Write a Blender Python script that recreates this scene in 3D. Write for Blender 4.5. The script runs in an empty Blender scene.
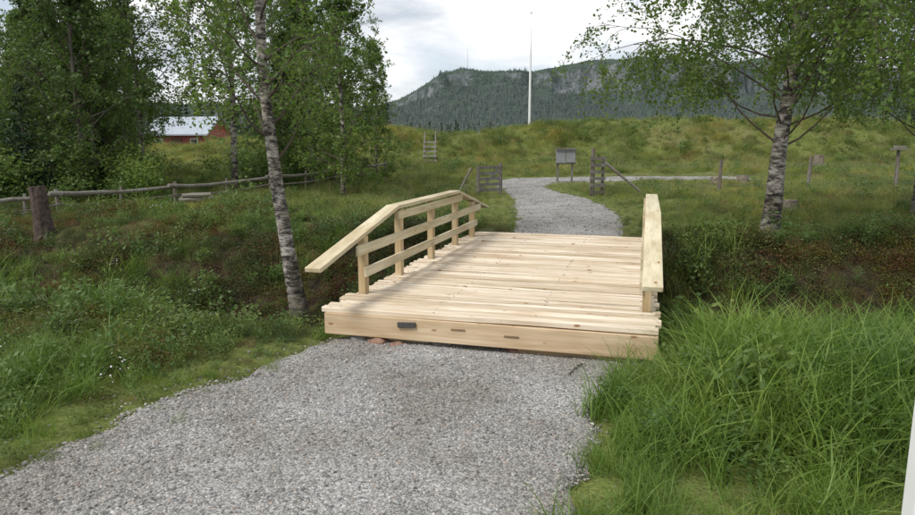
import bpy, math, random
import numpy as np
from mathutils import Vector, Matrix
rng=np.random.default_rng(7); random.seed(7)
scene=bpy.context.scene
scene.view_settings.view_transform='Standard'; scene.view_settings.look='None'; scene.view_settings.exposure=0

# ------------------------------------------------------------ numpy noise
_tab=np.random.default_rng(3).random((256,256))
def vnoise(x,y):
    x=np.asarray(x,float); y=np.asarray(y,float)
    xi=np.floor(x).astype(int); yi=np.floor(y).astype(int)
    fx=x-xi; fy=y-yi; fx=fx*fx*(3-2*fx); fy=fy*fy*(3-2*fy)
    a=_tab[xi%256,yi%256]; b=_tab[(xi+1)%256,yi%256]; c=_tab[xi%256,(yi+1)%256]; d=_tab[(xi+1)%256,(yi+1)%256]
    return (a*(1-fx)+b*fx)*(1-fy)+(c*(1-fx)+d*fx)*fy-0.5
def fbm(x,y,o=4):
    r=0;a=1
    for i in range(o):
        r=r+a*vnoise(x*2**i+17*i,y*2**i+31*i); a*=.5
    return r
def sst(a,b,x):
    t=np.clip((x-a)/(b-a),0,1); return t*t*(3-2*t)

# ------------------------------------------------------------ terrain
OX,OY=.2,5.67; ax,ay=.271,.9626
def bridge_sw(x,y):
    dx=x-OX; dy=y-OY
    return dx*ax+dy*ay, dx*ay-dy*ax
NEARL=[(-1.12,6.4),(-1.3,5.75),(-2.0,4.57),(-2.42,3.76),(-2.6,3.39),(-3.3,2.2),(-4.6,0.3),(-6.5,-2.5),(-9,-6)]
NEARR=[(1.45,5.75),(1.37,5.25),(1.02,4.5),(.80,3.9),(.60,3.0),(.25,2.0),(-.6,.2),(-2.2,-2.5),(-4.2,-6)]
FARL=[(.75,10.9),(.94,11.4),(1.26,14.3),(1.56,18.4),(1.55,22.3),(1.45,25.2),(2.3,27.3),(4.5,28.0),(8.5,28.3),(12,28.2)]
FARR=[(2.75,10.9),(2.84,11.4),(3.5,14.3),(3.7,18.4),(3.3,21.5),(3.1,23.8),(3.8,25.4),(5.4,26.0),(8.5,26.6),(12,27.2)]
def densify(P,n):
    P=np.array(P,float); k=len(P); t=np.linspace(0,k-1,n)
    out=np.zeros((n,2))
    for j in range(2):
        y=P[:,j]; i=np.clip(np.floor(t).astype(int),0,k-2); f=t-i
        m=np.gradient(y)
        h00=2*f**3-3*f**2+1;h10=f**3-2*f**2+f;h01=-2*f**3+3*f**2;h11=f**3-f**2
        out[:,j]=h00*y[i]+h10*m[i]+h01*y[i+1]+h11*m[i+1]
    return out
def pip(x,y,poly):
    c=np.zeros(x.shape,bool); n=len(poly); j=n-1
    for i in range(n):
        xi,yi=poly[i]; xj,yj=poly[j]
        if yi!=yj:
            c^=((yi>y)!=(yj>y))&(x<(xj-xi)*(y-yi)/(yj-yi)+xi)
        j=i
    return c
nl=densify(NEARL,60); nr=densify(NEARR,60); fl=densify(FARL,60); fr=densify(FARR,60)
polyN=np.vstack([nl,nr[::-1]]); polyF=np.vstack([fl,fr[::-1]])
def on_path(x,y,j=0.0):
    xx=x+j*vnoise(x*5,y*5); yy=y+j*vnoise(x*5+9,y*5+4)
    return pip(xx,yy,polyN)|pip(xx,yy,polyF)
BX=[-60,-30,-15,-5,-1.9,-.9,2.9,7,9.7,15.2,18,22,27,29,31.3,36,60]
BZ=[.6,.7,1.3,1.95,2.0,1.80,2.15,2.60,3.1,3.1,2.8,2.7,3.0,2.8,1.8,.9,.6]
_cl=np.vstack([(nl+nr)/2,(fl+fr)/2]); _hw=np.concatenate([np.linalg.norm(nl-nr,axis=1),np.linalg.norm(fl-fr,axis=1)])/2
def pathdist(x,y):
    shp=np.shape(x); X=np.ravel(x); Y=np.ravel(y); out=np.full(X.shape,99.)
    m=(np.abs(X)<30)&(Y<45)
    if m.any():
        xs,ys=X[m],Y[m]; o=np.full(xs.shape,99.)
        for (cx,cy),h in zip(_cl,_hw): o=np.minimum(o,np.hypot(xs-cx,ys-cy)-h)
        out[m]=o
    return np.maximum(out,0).reshape(shp)
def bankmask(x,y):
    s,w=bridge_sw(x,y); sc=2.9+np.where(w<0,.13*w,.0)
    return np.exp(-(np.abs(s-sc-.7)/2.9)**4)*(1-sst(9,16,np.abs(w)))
def H(x,y,smooth=False):
    x=np.asarray(x,float); y=np.asarray(y,float)
    s,w=bridge_sw(x,y)
    base=-.30+.29*sst(2.5,5.6,s)+.20*sst(21,30,y)
    sc=2.9+np.where(w<0,.13*w,.0)
    dep=1.0*(1-.50*sst(4,12,-w))*(1-sst(20,40,np.abs(w)))
    d=dep*np.exp(-(np.abs(s-sc)/1.75)**3)
    z=base-d
    berm=np.interp(x,BX,BZ)
    yr=46+1.5*np.sin(x*.15)+1.6*fbm(x*.11,y*0+4,2)
    sig=np.where(y<yr,4.2,5.0)
    z=z+berm*np.exp(-(np.abs(y-yr)/sig)**2.4)
    z=z-4.5*sst(52,220,y)
    far=sst(13,40,y)
    n=.10*fbm(x*.55,y*.55,3)*(1-far)+far*.5*fbm(x*.22,y*.22,4)*(1-.4*sst(20,32,y)*(1-sst(34,42,y)))
    n=n+.22*np.abs(fbm(x*.5+9,y*.5,3))*sst(36,42,y)*(1-sst(50,60,y))
    if not smooth:
        n=n+.10*fbm(x*1.6+5,y*1.6,2)
    n=n+.34*bankmask(x,y)*fbm(x*1.1+15,y*1.1+3,2)
    prox=0.12+.88*np.clip(sst(.2,1.2,pathdist(x,y)),0,1)
    z=z+n*prox
    z=z+3*fbm(x*.01,y*.01,3)*sst(100,300,y)
    return z

# ------------------------------------------------------------ materials
def newmat(name):
    m=bpy.data.materials.new(name); m.use_nodes=True
    nt=m.node_tree; b=nt.nodes['Principled BSDF']; return m,nt,b
def N(nt,t,**k):
    n=nt.nodes.new(t)
    for a,v in k.items(): setattr(n,a,v)
    return n
def ramp(nt,stops,fac=None):
    r=N(nt,'ShaderNodeValToRGB'); e=r.color_ramp.elements
    while len(e)<len(stops): e.new(.5)
    for el,(p,c) in zip(e,stops): el.position=p; el.color=(*c,1)
    if fac is not None: nt.links.new(fac,r.inputs[0])
    return r
def noise(nt,vec,scale,detail=4,rough=.55,dist=0):
    n=N(nt,'ShaderNodeTexNoise'); n.inputs['Scale'].default_value=scale; n.inputs['Detail'].default_value=detail
    n.inputs['Roughness'].default_value=rough; n.inputs['Distortion'].default_value=dist
    if vec is not None: nt.links.new(vec,n.inputs['Vector'])
    return n
def mixc(nt,f,a,b,mode='MIX'):
    m=N(nt,'ShaderNodeMix',data_type='RGBA',blend_type=mode)
    for s,v in ((m.inputs[0],f),(m.inputs[6],a),(m.inputs[7],b)):
        if isinstance(v,(int,float)): s.default_value=v
        elif isinstance(v,tuple): s.default_value=(*v,1)
        else: nt.links.new(v,s)
    return m.outputs[2]
def mapping(nt,vec,scale):
    m=N(nt,'ShaderNodeMapping'); nt.links.new(vec,m.inputs[0]); m.inputs['Scale'].default_value=scale; return m.outputs[0]
def bump(nt,b,h,st=.3,d=.02):
    bp=N(nt,'ShaderNodeBump'); bp.inputs['Strength'].default_value=st; bp.inputs['Distance'].default_value=d
    nt.links.new(h,bp.inputs['Height']); nt.links.new(bp.outputs[0],b.inputs['Normal'])

def ground_mat():
    m,nt,b=newmat('meadow_ground'); g=N(nt,'ShaderNodeNewGeometry').outputs['Position']
    n1=noise(nt,g,.35,5).outputs[0]; n2=noise(nt,g,6,5).outputs[0]; n3=noise(nt,g,40,3).outputs[0]
    c1=ramp(nt,[(.35,(.13,.175,.04)),(.5,(.18,.215,.055)),(.62,(.22,.205,.08))],n1).outputs[0]
    c2=ramp(nt,[(.35,(.05,.05,.024)),(.6,(.16,.185,.055))],n2).outputs[0]
    c=mixc(nt,.5,c1,c2)
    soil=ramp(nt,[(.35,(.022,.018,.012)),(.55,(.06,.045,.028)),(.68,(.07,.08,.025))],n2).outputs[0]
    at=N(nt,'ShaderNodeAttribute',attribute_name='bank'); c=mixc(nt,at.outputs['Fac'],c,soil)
    c3=ramp(nt,[(.3,(.5,.5,.5)),(.7,(1.2,1.2,1.2))],n3).outputs[0]
    c=mixc(nt,1.0,c,c3,'MULTIPLY'); nt.links.new(c,b.inputs['Base Color']); b.inputs['Roughness'].default_value=.95
    b.inputs['Specular IOR Level'].default_value=.1
    bump(nt,b,n3,.6,.04); return m
def gravel_mat():
    m,nt,b=newmat('crushed_gravel'); g=N(nt,'ShaderNodeNewGeometry').outputs['Position']
    v=N(nt,'ShaderNodeTexVoronoi'); v.inputs['Scale'].default_value=85; nt.links.new(g,v.inputs['Vector'])
    v2=N(nt,'ShaderNodeTexVoronoi'); v2.inputs['Scale'].default_value=34; nt.links.new(g,v2.inputs['Vector'])
    sep=N(nt,'ShaderNodeSeparateColor'); nt.links.new(v.outputs['Color'],sep.inputs[0])
    c=ramp(nt,[(0,(.14,.137,.13)),(.45,(.27,.265,.255)),(.8,(.38,.375,.365)),(.97,(.50,.49,.475))],sep.outputs[0]).outputs[0]
    n=noise(nt,g,1.2,5).outputs[0]
    c=mixc(nt,1.0,c,ramp(nt,[(.35,(.74,.70,.64)),(.62,(1.08,1.07,1.05))],n).outputs[0],'MULTIPLY')
    nt.links.new(c,b.inputs['Base Color']); b.inputs['Roughness'].default_value=.9
    ad=N(nt,'ShaderNodeMath',operation='ADD'); nt.links.new(v.outputs['Distance'],ad.inputs[0]); nt.links.new(v2.outputs['Distance'],ad.inputs[1])
    bp=N(nt,'ShaderNodeBump',invert=True); bp.inputs['Strength'].default_value=.8; bp.inputs['Distance'].default_value=.009
    nt.links.new(ad.outputs[0],bp.inputs['Height']); nt.links.new(bp.outputs[0],b.inputs['Normal']); return m
def stone_mat():
    m,nt,b=newmat('gravel_stone'); oi=N(nt,'ShaderNodeObjectInfo')
    c=ramp(nt,[(0,(.11,.107,.105)),(.3,(.23,.227,.222)),(.6,(.32,.317,.308)),(.85,(.43,.422,.408)),(.93,(.32,.25,.20)),(1,(.64,.625,.60))],oi.outputs['Random']).outputs[0]
    n=noise(nt,N(nt,'ShaderNodeTexCoord').outputs['Object'],2,3).outputs[0]
    c=mixc(nt,1.0,c,ramp(nt,[(.3,(.75,.75,.75)),(.7,(1.15,1.15,1.15))],n).outputs[0],'MULTIPLY')
    n=noise(nt,oi.outputs['Location'],1.2,5).outputs[0]
    c=mixc(nt,1.0,c,ramp(nt,[(.35,(.74,.70,.65)),(.62,(1.06,1.05,1.04))],n).outputs[0],'MULTIPLY')
    nt.links.new(c,b.inputs['Base Color']); b.inputs['Roughness'].default_value=.85; return m
def leaf_mat(name,cols,patch=None,trans=.35,attr=None,rough=.5):
    cols=[(r_*1.03,g_*.95,b_*1.25) for (r_,g_,b_) in cols]
    m,nt,b=newmat(name)
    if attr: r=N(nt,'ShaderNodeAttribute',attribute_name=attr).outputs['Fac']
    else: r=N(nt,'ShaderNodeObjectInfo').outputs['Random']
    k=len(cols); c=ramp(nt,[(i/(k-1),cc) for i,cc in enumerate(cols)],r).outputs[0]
    if patch:
        oi=N(nt,'ShaderNodeObjectInfo').outputs['Location']
        n=noise(nt,oi,patch[0],3).outputs[0]
        c=mixc(nt,1.0,c,ramp(nt,[(.36,patch[1]),(.5,patch[2]),(.64,patch[3])],n).outputs[0],'MULTIPLY')
    nt.links.new(c,b.inputs['Base Color']); b.inputs['Roughness'].default_value=rough; b.inputs['Specular IOR Level'].default_value=.3
    if trans>0:
        tr=N(nt,'ShaderNodeBsdfTranslucent'); c2=mixc(nt,1.0,c,(1.3,1.35,.85),'MULTIPLY'); nt.links.new(c2,tr.inputs[0])
        mx=N(nt,'ShaderNodeMixShader'); mx.inputs[0].default_value=trans
        nt.links.new(b.outputs[0],mx.inputs[1]); nt.links.new(tr.outputs[0],mx.inputs[2])
        nt.links.new(mx.outputs[0],nt.nodes['Material Output'].inputs[0])
    return m
def wood_mat(name,axis,c_lo,c_hi,knots=True,weather=0,rough=.65):
    m,nt,b=newmat(name); o=N(nt,'ShaderNodeTexCoord').outputs['Object']
    at=N(nt,'ShaderNodeAttribute',attribute_name='var')
    cb=N(nt,'ShaderNodeCombineXYZ'); ml=N(nt,'ShaderNodeMath',operation='MULTIPLY'); ml.inputs[1].default_value=37.3
    nt.links.new(at.outputs['Fac'],ml.inputs[0])
    for i in range(3): nt.links.new(ml.outputs[0],cb.inputs[i])
    va=N(nt,'ShaderNodeVectorMath',operation='ADD'); nt.links.new(o,va.inputs[0]); nt.links.new(cb.outputs[0],va.inputs[1])
    sc=[22,22,22]; sc[axis]=1.1
    n=noise(nt,mapping(nt,va.outputs[0],tuple(sc)),1.0,5,.6,.6).outputs[0]
    c=ramp(nt,[(.3,c_lo),(.62,c_hi)],n).outputs[0]
    tone=ramp(nt,[(0,(.78,.73,.66)),(.5,(1,1,1)),(1,(1.07,1.07,1.09))],at.outputs['Fac']).outputs[0]
    c=mixc(nt,1.0,c,tone,'MULTIPLY')
    sc2=[3.2,3.2,3.2]; sc2[axis]=1.0
    n2=noise(nt,mapping(nt,va.outputs[0],tuple(sc2)),1.3,3).outputs[0]
    c=mixc(nt,1.0,c,ramp(nt,[(.35,(.82,.76,.68)),(.6,(1.03,1.03,1.03))],n2).outputs[0],'MULTIPLY')
    if knots:
        sk=[9,9,9]; sk[axis]=4
        v=N(nt,'ShaderNodeTexVoronoi'); v.inputs['Scale'].default_value=1; nt.links.new(mapping(nt,va.outputs[0],tuple(sk)),v.inputs['Vector'])
        kf=ramp(nt,[(.08,(1,1,1)),(.14,(0,0,0))],v.outputs['Distance']).outputs[0]
        c=mixc(nt,kf,c,(.32,.18,.09))
    nt.links.new(c,b.inputs['Base Color']); b.inputs['Roughness'].default_value=rough; b.inputs['Specular IOR Level'].default_value=.25
    bump(nt,b,n,.35,.006); return m
def bark_mat(name,birch=True):
    m,nt,b=newmat(name); o=N(nt,'ShaderNodeTexCoord').outputs['Object']
    if birch:
        n=noise(nt,mapping(nt,o,(5,5,13)),1,6,.7,.4).outputs[0]
        n2=noise(nt,mapping(nt,o,(14,14,60)),1,3,.6).outputs[0]
        n3=noise(nt,mapping(nt,o,(3,3,1.6)),1,4).outputs[0]
        c=ramp(nt,[(.42,(.035,.03,.027)),(.49,(.20,.18,.155)),(.57,(.44,.41,.37)),(.75,(.58,.55,.51))],n).outputs[0]
        c=mixc(nt,1.0,c,ramp(nt,[(.38,(.4,.37,.34)),(.46,(1,1,1))],n2).outputs[0],'MULTIPLY')
        c=mixc(nt,1.0,c,ramp(nt,[(.35,(.58,.54,.46)),(.6,(1,1,1))],n3).outputs[0],'MULTIPLY')
        sz=N(nt,'ShaderNodeSeparateXYZ'); nt.links.new(o,sz.inputs[0])
        zr=ramp(nt,[(0,(.35,.33,.28)),(.8,(1,1,1))],sz.outputs[2]).outputs[0]
        c=mixc(nt,1.0,c,zr,'MULTIPLY')
    else:
        n=noise(nt,mapping(nt,o,(18,18,3)),1,5,.7).outputs[0]
        c=ramp(nt,[(.35,(.04,.035,.03)),(.65,(.18,.16,.13))],n).outputs[0]
    nt.links.new(c,b.inputs['Base Color']); b.inputs['Roughness'].default_value=.9
    bump(nt,b,n,.8,.02); return m
def plain(name,col,rough=.7,nscale=8,var=.25,metal=0):
    m,nt,b=newmat(name); o=N(nt,'ShaderNodeTexCoord').outputs['Object']
    n=noise(nt,o,nscale,4).outputs[0]
    c=ramp(nt,[(.3,tuple(x*(1-var) for x in col)),(.7,tuple(min(1,x*(1+var)) for x in col))],n).outputs[0]
    nt.links.new(c,b.inputs['Base Color']); b.inputs['Roughness'].default_value=rough; b.inputs['Metallic'].default_value=metal
    bump(nt,b,n,.2,.01); return m

M_ground=ground_mat(); M_gravel=gravel_mat(); M_stone=stone_mat()
M_grass=leaf_mat('meadow_grass_blades',[(.10,.17,.028),(.155,.235,.04),(.21,.28,.06),(.29,.285,.11)],(.45,(.62,.68,.62),(1,1,1),(1.28,1.06,.85)))
M_hill=leaf_mat('hill_grass_blades',[(.15,.20,.035),(.20,.26,.05),(.26,.31,.07),(.34,.33,.12)],(.16,(.60,.72,.60),(1,1,1),(1.22,1.05,.85)))
M_lush=leaf_mat('lush_grass_blades',[(.10,.19,.026),(.15,.255,.038),(.205,.305,.055)],(.8,(.72,.78,.78),(1,1,1),(1.15,1.1,1)))
M_herb=leaf_mat('herb_leaves',[(.065,.135,.028),(.11,.19,.04),(.15,.23,.052)],(.6,(.75,.8,.8),(1,1,1),(1.2,1.05,.9)))
M_blue=leaf_mat('low_shrub_leaves',[(.04,.075,.016),(.075,.12,.024),(.12,.145,.032)],(.5,(.62,.70,.66),(1,1,1),(1.45,1.0,.75)))
M_red=leaf_mat('dry_shrub_leaves',[(.10,.075,.025),(.15,.09,.035),(.19,.12,.05)],(.5,(.8,.9,.8),(1,1,1),(1.3,1.0,.9)))
M_straw=leaf_mat('grass_seed_heads',[(.24,.22,.10),(.34,.29,.15)],None)
M_white=leaf_mat('white_petals',[(.7,.7,.6),(.8,.8,.7)],None,.2)
M_leafB=leaf_mat('birch_leaves',[(.055,.115,.022),(.095,.17,.03),(.135,.22,.04),(.185,.275,.055)],None,.45,attr='var')
M_leafD=leaf_mat('dark_leaves',[(.042,.082,.018),(.07,.125,.028),(.10,.17,.036),(.145,.225,.048)],None,.42,attr='var')
M_spruce=leaf_mat('spruce_needles',[(.018,.042,.016),(.032,.066,.025),(.05,.09,.03)],None,0,attr='var')
M_birch=bark_mat('birch_bark'); M_bark=bark_mat('grey_bark',False)
M_twig=plain('twig_bark',(.09,.065,.05),.9)
M_deck=wood_mat('deck_pine',0,(.55,.455,.34),(.75,.655,.52))
M_beam=wood_mat('beam_pine',0,(.53,.39,.25),(.70,.57,.40))
M_rail=wood_mat('rail_pine_lengthwise',1,(.50,.44,.29),(.67,.60,.43))
M_post=wood_mat('post_pine_vertical',2,(.45,.345,.20),(.60,.48,.30))
M_old=wood_mat('weathered_wood',0,(.12,.112,.10),(.26,.245,.22),False)
M_oldz=wood_mat('weathered_wood_upright',2,(.10,.09,.08),(.24,.22,.195),False)

# ------------------------------------------------------------ mesh helpers
def link(o,parent=None,coll=None):
    (coll or scene.collection).objects.link(o)
    if parent: o.parent=parent
    return o
def mesh_np(name,verts,faces,mats,parent=None,coll=None,smooth=False,mi=None,var=None,do_link=True):
    me=bpy.data.meshes.new(name); v=np.asarray(verts,np.float32)
    if isinstance(faces,np.ndarray):
        nf,k=faces.shape; me.vertices.add(len(v)); me.vertices.foreach_set('co',v.ravel())
        me.loops.add(nf*k); me.loops.foreach_set('vertex_index',faces.astype(np.int32).ravel())
        me.polygons.add(nf); me.polygons.foreach_set('loop_start',np.arange(0,nf*k,k,dtype=np.int32))
        me.update(calc_edges=True)
    else:
        me.from_pydata([tuple(p) for p in v],[],faces)
    for m in (mats if isinstance(mats,list) else [mats]): me.materials.append(m)
    nf=len(me.polygons)
    if mi is not None: me.polygons.foreach_set('material_index',np.asarray(mi,np.int32))
    me.polygons.foreach_set('use_smooth',np.full(nf,smooth))
    if var is not None:
        a=me.attributes.new('var','FLOAT','FACE'); a.data.foreach_set('value',np.asarray(var,np.float32))
    me.validate(); me.update()
    o=bpy.data.objects.new(name,me)
    if do_link: link(o,parent,coll)
    return o
def empty(name,loc=(0,0,0),rotz=0):
    e=bpy.data.objects.new(name,None); e.empty_display_size=.3; e.location=loc; e.rotation_euler=(0,0,rotz); link(e); return e
class B:
    def __init__(s): s.v=[];s.f=[];s.m=[];s.a=[]
    def hexa(s,P,mi=0,var=None):
        o=len(s.v); s.v+= [tuple(p) for p in P]
        F=[(0,3,2,1),(4,5,6,7),(0,1,5,4),(1,2,6,5),(2,3,7,6),(3,0,4,7)]
        s.f+=[tuple(o+i for i in q) for q in F]; s.m+=[mi]*6; s.a+=[random.random() if var is None else var]*6
    def box(s,c,d,R=None,mi=0,var=None):
        x,y,z=d[0]/2,d[1]/2,d[2]/2
        P=[Vector(p) for p in ((-x,-y,-z),(x,-y,-z),(x,y,-z),(-x,y,-z),(-x,-y,z),(x,-y,z),(x,y,z),(-x,y,z))]
        if R is not None: P=[R@p for p in P]
        v=random.random() if var is None else var
        s.hexa([p+Vector(c) for p in P],mi,v)
    def beam(s,p,q,wd,ht,mi=0,up=(0,0,1),var=None):
        p=Vector(p);q=Vector(q);d=(q-p).normalized();u=Vector(up)
        sd=d.cross(u).normalized(); u2=sd.cross(d)
        a=sd*wd/2;b=u2*ht/2; v=random.random() if var is None else var
        s.hexa([p-a-b,p+a-b,q+a-b,q-a-b,p-a+b,p+a+b,q+a+b,q-a+b],mi,v)
    def tube(s,pts,rad,n=8,mi=0,var=None,cap=True,jit=0):
        o=len(s.v); pts=[Vector(p) for p in pts]; va=random.random() if var is None else var
        for i,p in enumerate(pts):
            d=(pts[min(i+1,len(pts)-1)]-pts[max(i-1,0)])
            d=d.normalized() if d.length>1e-9 else Vector((0,0,1))
            a=d.cross(Vector((.31,.95,.05))).normalized(); b=d.cross(a)
            for k in range(n):
                t=2*math.pi*k/n; r=rad[i]*(1+jit*(random.random()-.5))
                s.v.append(tuple(p+(a*math.cos(t)+b*math.sin(t))*r))
        for i in range(len(pts)-1):
            for k in range(n):
                s.f.append((o+i*n+k,o+i*n+(k+1)%n,o+(i+1)*n+(k+1)%n,o+(i+1)*n+k)); s.m.append(mi); s.a.append(va)
        if cap:
            s.f.append(tuple(o+k for k in range(n))[::-1]); s.f.append(tuple(o+(len(pts)-1)*n+k for k in range(n))); s.m+=[mi,mi]; s.a+=[va,va]
    def obj(s,name,mats,parent=None,bevel=0,smooth=False,coll=None):
        o=mesh_np(name,s.v,s.f,mats,parent,coll,smooth,s.m,s.a)
        if bevel:
            b=o.modifiers.new('bevel','BEVEL'); b.width=bevel; b.segments=2; b.limit_method='ANGLE'
        return o

# ------------------------------------------------------------ terrain mesh
tx=np.linspace(-1,1,460); xs=np.sinh(tx*6.6)/np.sinh(6.6)*2600
yy=[-12.0]
while yy[-1]<3200:
    y=yy[-1]; yy.append(y+(.5 if y<0 else max(.13,.011*abs(y))if y<60 else .03*y))
ys=np.array(yy); X,Y=np.meshgrid(xs,ys); Z=H(X,Y)
Z=Z-.07*on_path(X,Y)
nx,ny=len(xs),len(ys); idx=np.arange(nx*ny).reshape(ny,nx)
F=np.stack([idx[:-1,:-1],idx[:-1,1:],idx[1:,1:],idx[1:,:-1]],-1).reshape(-1,4)
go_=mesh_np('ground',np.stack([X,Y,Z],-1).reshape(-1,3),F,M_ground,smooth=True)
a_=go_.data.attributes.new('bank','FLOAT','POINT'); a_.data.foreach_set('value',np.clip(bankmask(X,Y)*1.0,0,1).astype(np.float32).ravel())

def path_mesh(name,L,R,n,k):
    L=densify(L,n);R=densify(R,n); t=np.linspace(-.04,1.04,k)
    px=L[:,None,0]*(1-t)+R[:,None,0]*t; py=L[:,None,1]*(1-t)+R[:,None,1]*t
    e=np.minimum(t,1-t)[None,:]
    e0=(np.abs(e)<.12); px=px+e0*.16*vnoise(px*4,py*4); py=py+e0*.16*vnoise(px*4+7,py*4)
    pz=H(px,py)+.012-.075*(e<.0)+.02*fbm(px*3,py*3,2)
    i=np.arange(n*k).reshape(n,k)
    F=np.stack([i[:-1,:-1],i[1:,:-1],i[1:,1:],i[:-1,1:]],-1).reshape(-1,4)
    return mesh_np(name,np.stack([px,py,pz],-1).reshape(-1,3),F,M_gravel,smooth=True)
path_mesh('gravel_path',NEARL,NEARR,240,60)
path_mesh('gravel_path',FARL,FARR,240,30)

# ------------------------------------------------------------ instancing
def template_coll(name,objs):
    c=bpy.data.collections.new(name)
    for o in objs: c.objects.link(o)
    return c
def scatter(name,P,rot,scl,idx,coll):
    me=bpy.data.meshes.new(name); n=len(P); me.vertices.add(n); me.vertices.foreach_set('co',np.asarray(P,np.float32).ravel())
    a=me.attributes.new('rot','FLOAT_VECTOR','POINT'); a.data.foreach_set('vector',np.asarray(rot,np.float32).ravel())
    a=me.attributes.new('scl','FLOAT','POINT'); a.data.foreach_set('value',np.asarray(scl,np.float32))
    a=me.attributes.new('idx','INT','POINT'); a.data.foreach_set('value',np.asarray(idx,np.int32))
    o=bpy.data.objects.new(name,me); link(o)
    g=bpy.data.node_groups.new(name,'GeometryNodeTree')
    g.interface.new_socket('Geometry',in_out='INPUT',socket_type='NodeSocketGeometry'); g.interface.new_socket('Geometry',in_out='OUTPUT',socket_type='NodeSocketGeometry')
    gi=g.nodes.new('NodeGroupInput'); go=g.nodes.new('NodeGroupOutput')
    ip=g.nodes.new('GeometryNodeInstanceOnPoints'); ci=g.nodes.new('GeometryNodeCollectionInfo')
    ci.inputs['Collection'].default_value=coll; ci.inputs['Separate Children'].default_value=True; ci.inputs['Reset Children'].default_value=True
    def na(nm,t):
        x=g.nodes.new('GeometryNodeInputNamedAttribute'); x.data_type=t; x.inputs['Name'].default_value=nm; return x.outputs['Attribute']
    er=g.nodes.new('FunctionNodeEulerToRotation')
    L=g.links.new; L(gi.outputs[0],ip.inputs['Points']); L(ci.outputs[0],ip.inputs['Instance']); ip.inputs['Pick Instance'].default_value=True
    L(na('idx','INT'),ip.inputs['Instance Index']); L(na('rot','FLOAT_VECTOR'),er.inputs[0]); L(er.outputs[0],ip.inputs['Rotation']); L(na('scl','FLOAT'),ip.inputs['Scale'])
    L(ip.outputs[0],go.inputs[0])
    md=o.modifiers.new('instances','NODES'); md.node_group=g; return o

# ------------------------------------------------------------ plant templates
def blades(n,h0,h1,wd,spread,lean,seed,seg=4):
    r=np.random.default_rng(seed); V=[];Fc=[]
    for i in range(n):
        a=r.random()*6.283; rr=spread*math.sqrt(r.random()); x,y=rr*math.cos(a),rr*math.sin(a)
        h=h0+(h1-h0)*r.random(); az=r.random()*6.283; ln=lean*(.2+r.random()); w=wd*(.6+.7*r.random())
        fa=r.random()*6.283; dx,dy=math.cos(fa)*w,math.sin(fa)*w; o=len(V)
        for k in range(seg+1):
            t=k/seg; bend=ln*t**2*h; zz=h*t*(1-.35*ln*t*t)-.02
            ww=(1-t**1.7)*1.0+.04
            cx,cy=x+math.cos(az)*bend,y+math.sin(az)*bend
            V.append((cx-dx*ww/2,cy-dy*ww/2,zz)); V.append((cx+dx*ww/2,cy+dy*ww/2,zz))
        for k in range(seg): Fc.append((o+2*k,o+2*k+1,o+2*k+3,o+2*k+2))
    return V,Fc
def leafcloud(pos,ln,wd,r,upbias=.4,down=None):
    n=len(pos); d=r.normal(size=(n,3)); d[:,2]=d[:,2]*.6+(down if down is not None else 0)
    d/=np.linalg.norm(d,axis=1)[:,None]; q=r.normal(size=(n,3)); q[:,2]+=upbias*2
    s=np.cross(d,q); s/=np.linalg.norm(s,axis=1)[:,None]+1e-9
    L=(ln*(.65+.7*r.random(n)))[:,None]; W=L*wd/ln
    P=np.asarray(pos)
    V=np.stack([P-d*L*.5,P+s*W*.5-d*L*.08,P+d*L*.5,P-s*W*.5-d*L*.08],1).reshape(-1,3)
    return V,np.arange(n*4).reshape(n,4)
def tpl(name,V,F,m): return mesh_np(name,V,[tuple(f) for f in F] if not isinstance(F,np.ndarray) else F,m,do_link=False)
T=[]
for i in range(3): T.append(tpl(f'a{i}_fine_grass',*blades(64,.12,.30,.005,.17,.75,10+i,3),M_grass))
for i in range(3): T.append(tpl(f'b{i}_lush_grass',*blades(46,.26,.60,.0105,.17,.95,20+i,4),M_lush))
def herb(seed,h,mat,nm,ls=.05):
    r=np.random.default_rng(seed); P=[]
    V,Fc=blades(5,h*.8,h,.004,.06,.25,seed)
    for s in range(12):
        a=r.random()*6.28; x,y=.13*r.random()*math.cos(a),.13*r.random()*math.sin(a); lx,ly=r.normal(size=2)*.08
        for k in range(9):
            t=.15+.85*k/8; P.append((x+lx*t+r.normal()*.025,y+ly*t+r.normal()*.025,h*t*(.7+.3*r.random())))
    V2,F2=leafcloud(np.array(P),ls,ls*.45,r,.8)
    o=len(V); return tpl(nm,list(V)+[tuple(v) for v in V2],list(Fc)+[tuple(int(i)+o for i in f) for f in F2],mat)
for i in range(2): T.append(herb(40+i,.32+.1*i,M_herb,f'c{i}_herb',.055))
def lowshrub(seed,nm,mat,n=170,ls=.026,R=.2,h=.2):
    r=np.random.default_rng(seed); a=r.random(n)*6.28; rr=R*np.sqrt(r.random(n)); z=h*(1-(rr/R)**2*.7)*r.random(n)**.5+r.normal(size=n)*.015
    V,Fc=leafcloud(np.stack([rr*np.cos(a),rr*np.sin(a),z],1),ls,ls*.6,r,.9); return tpl(nm,V,Fc,mat)
for i in range(2): T.append(lowshrub(50+i,f'd{i}_low_shrub',M_blue,300,.027,.24,.24))
for i in range(2): T.append(lowshrub(60+i,f'e{i}_dry_shrub',M_red,260,.022,.22,.17))
V,Fc=blades(16,.4,.75,.003,.18,.35,71,5); T.append(tpl('f0_seed_grass',V,Fc,M_straw))
r=np.random.default_rng(80); P=r.normal(size=(16,3))*np.array([.09,.09,.03])+np.array([0,0,.33]); V,Fc=leafcloud(P,.016,.014,r,2); T.append(tpl('g0_white_flower',V,Fc,M_white))
V,Fc=blades(44,.2,.46,.013,.15,.5,91,3); T.append(tpl('h0_broad_leaf_grass',V,Fc,M_lush))
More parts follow.
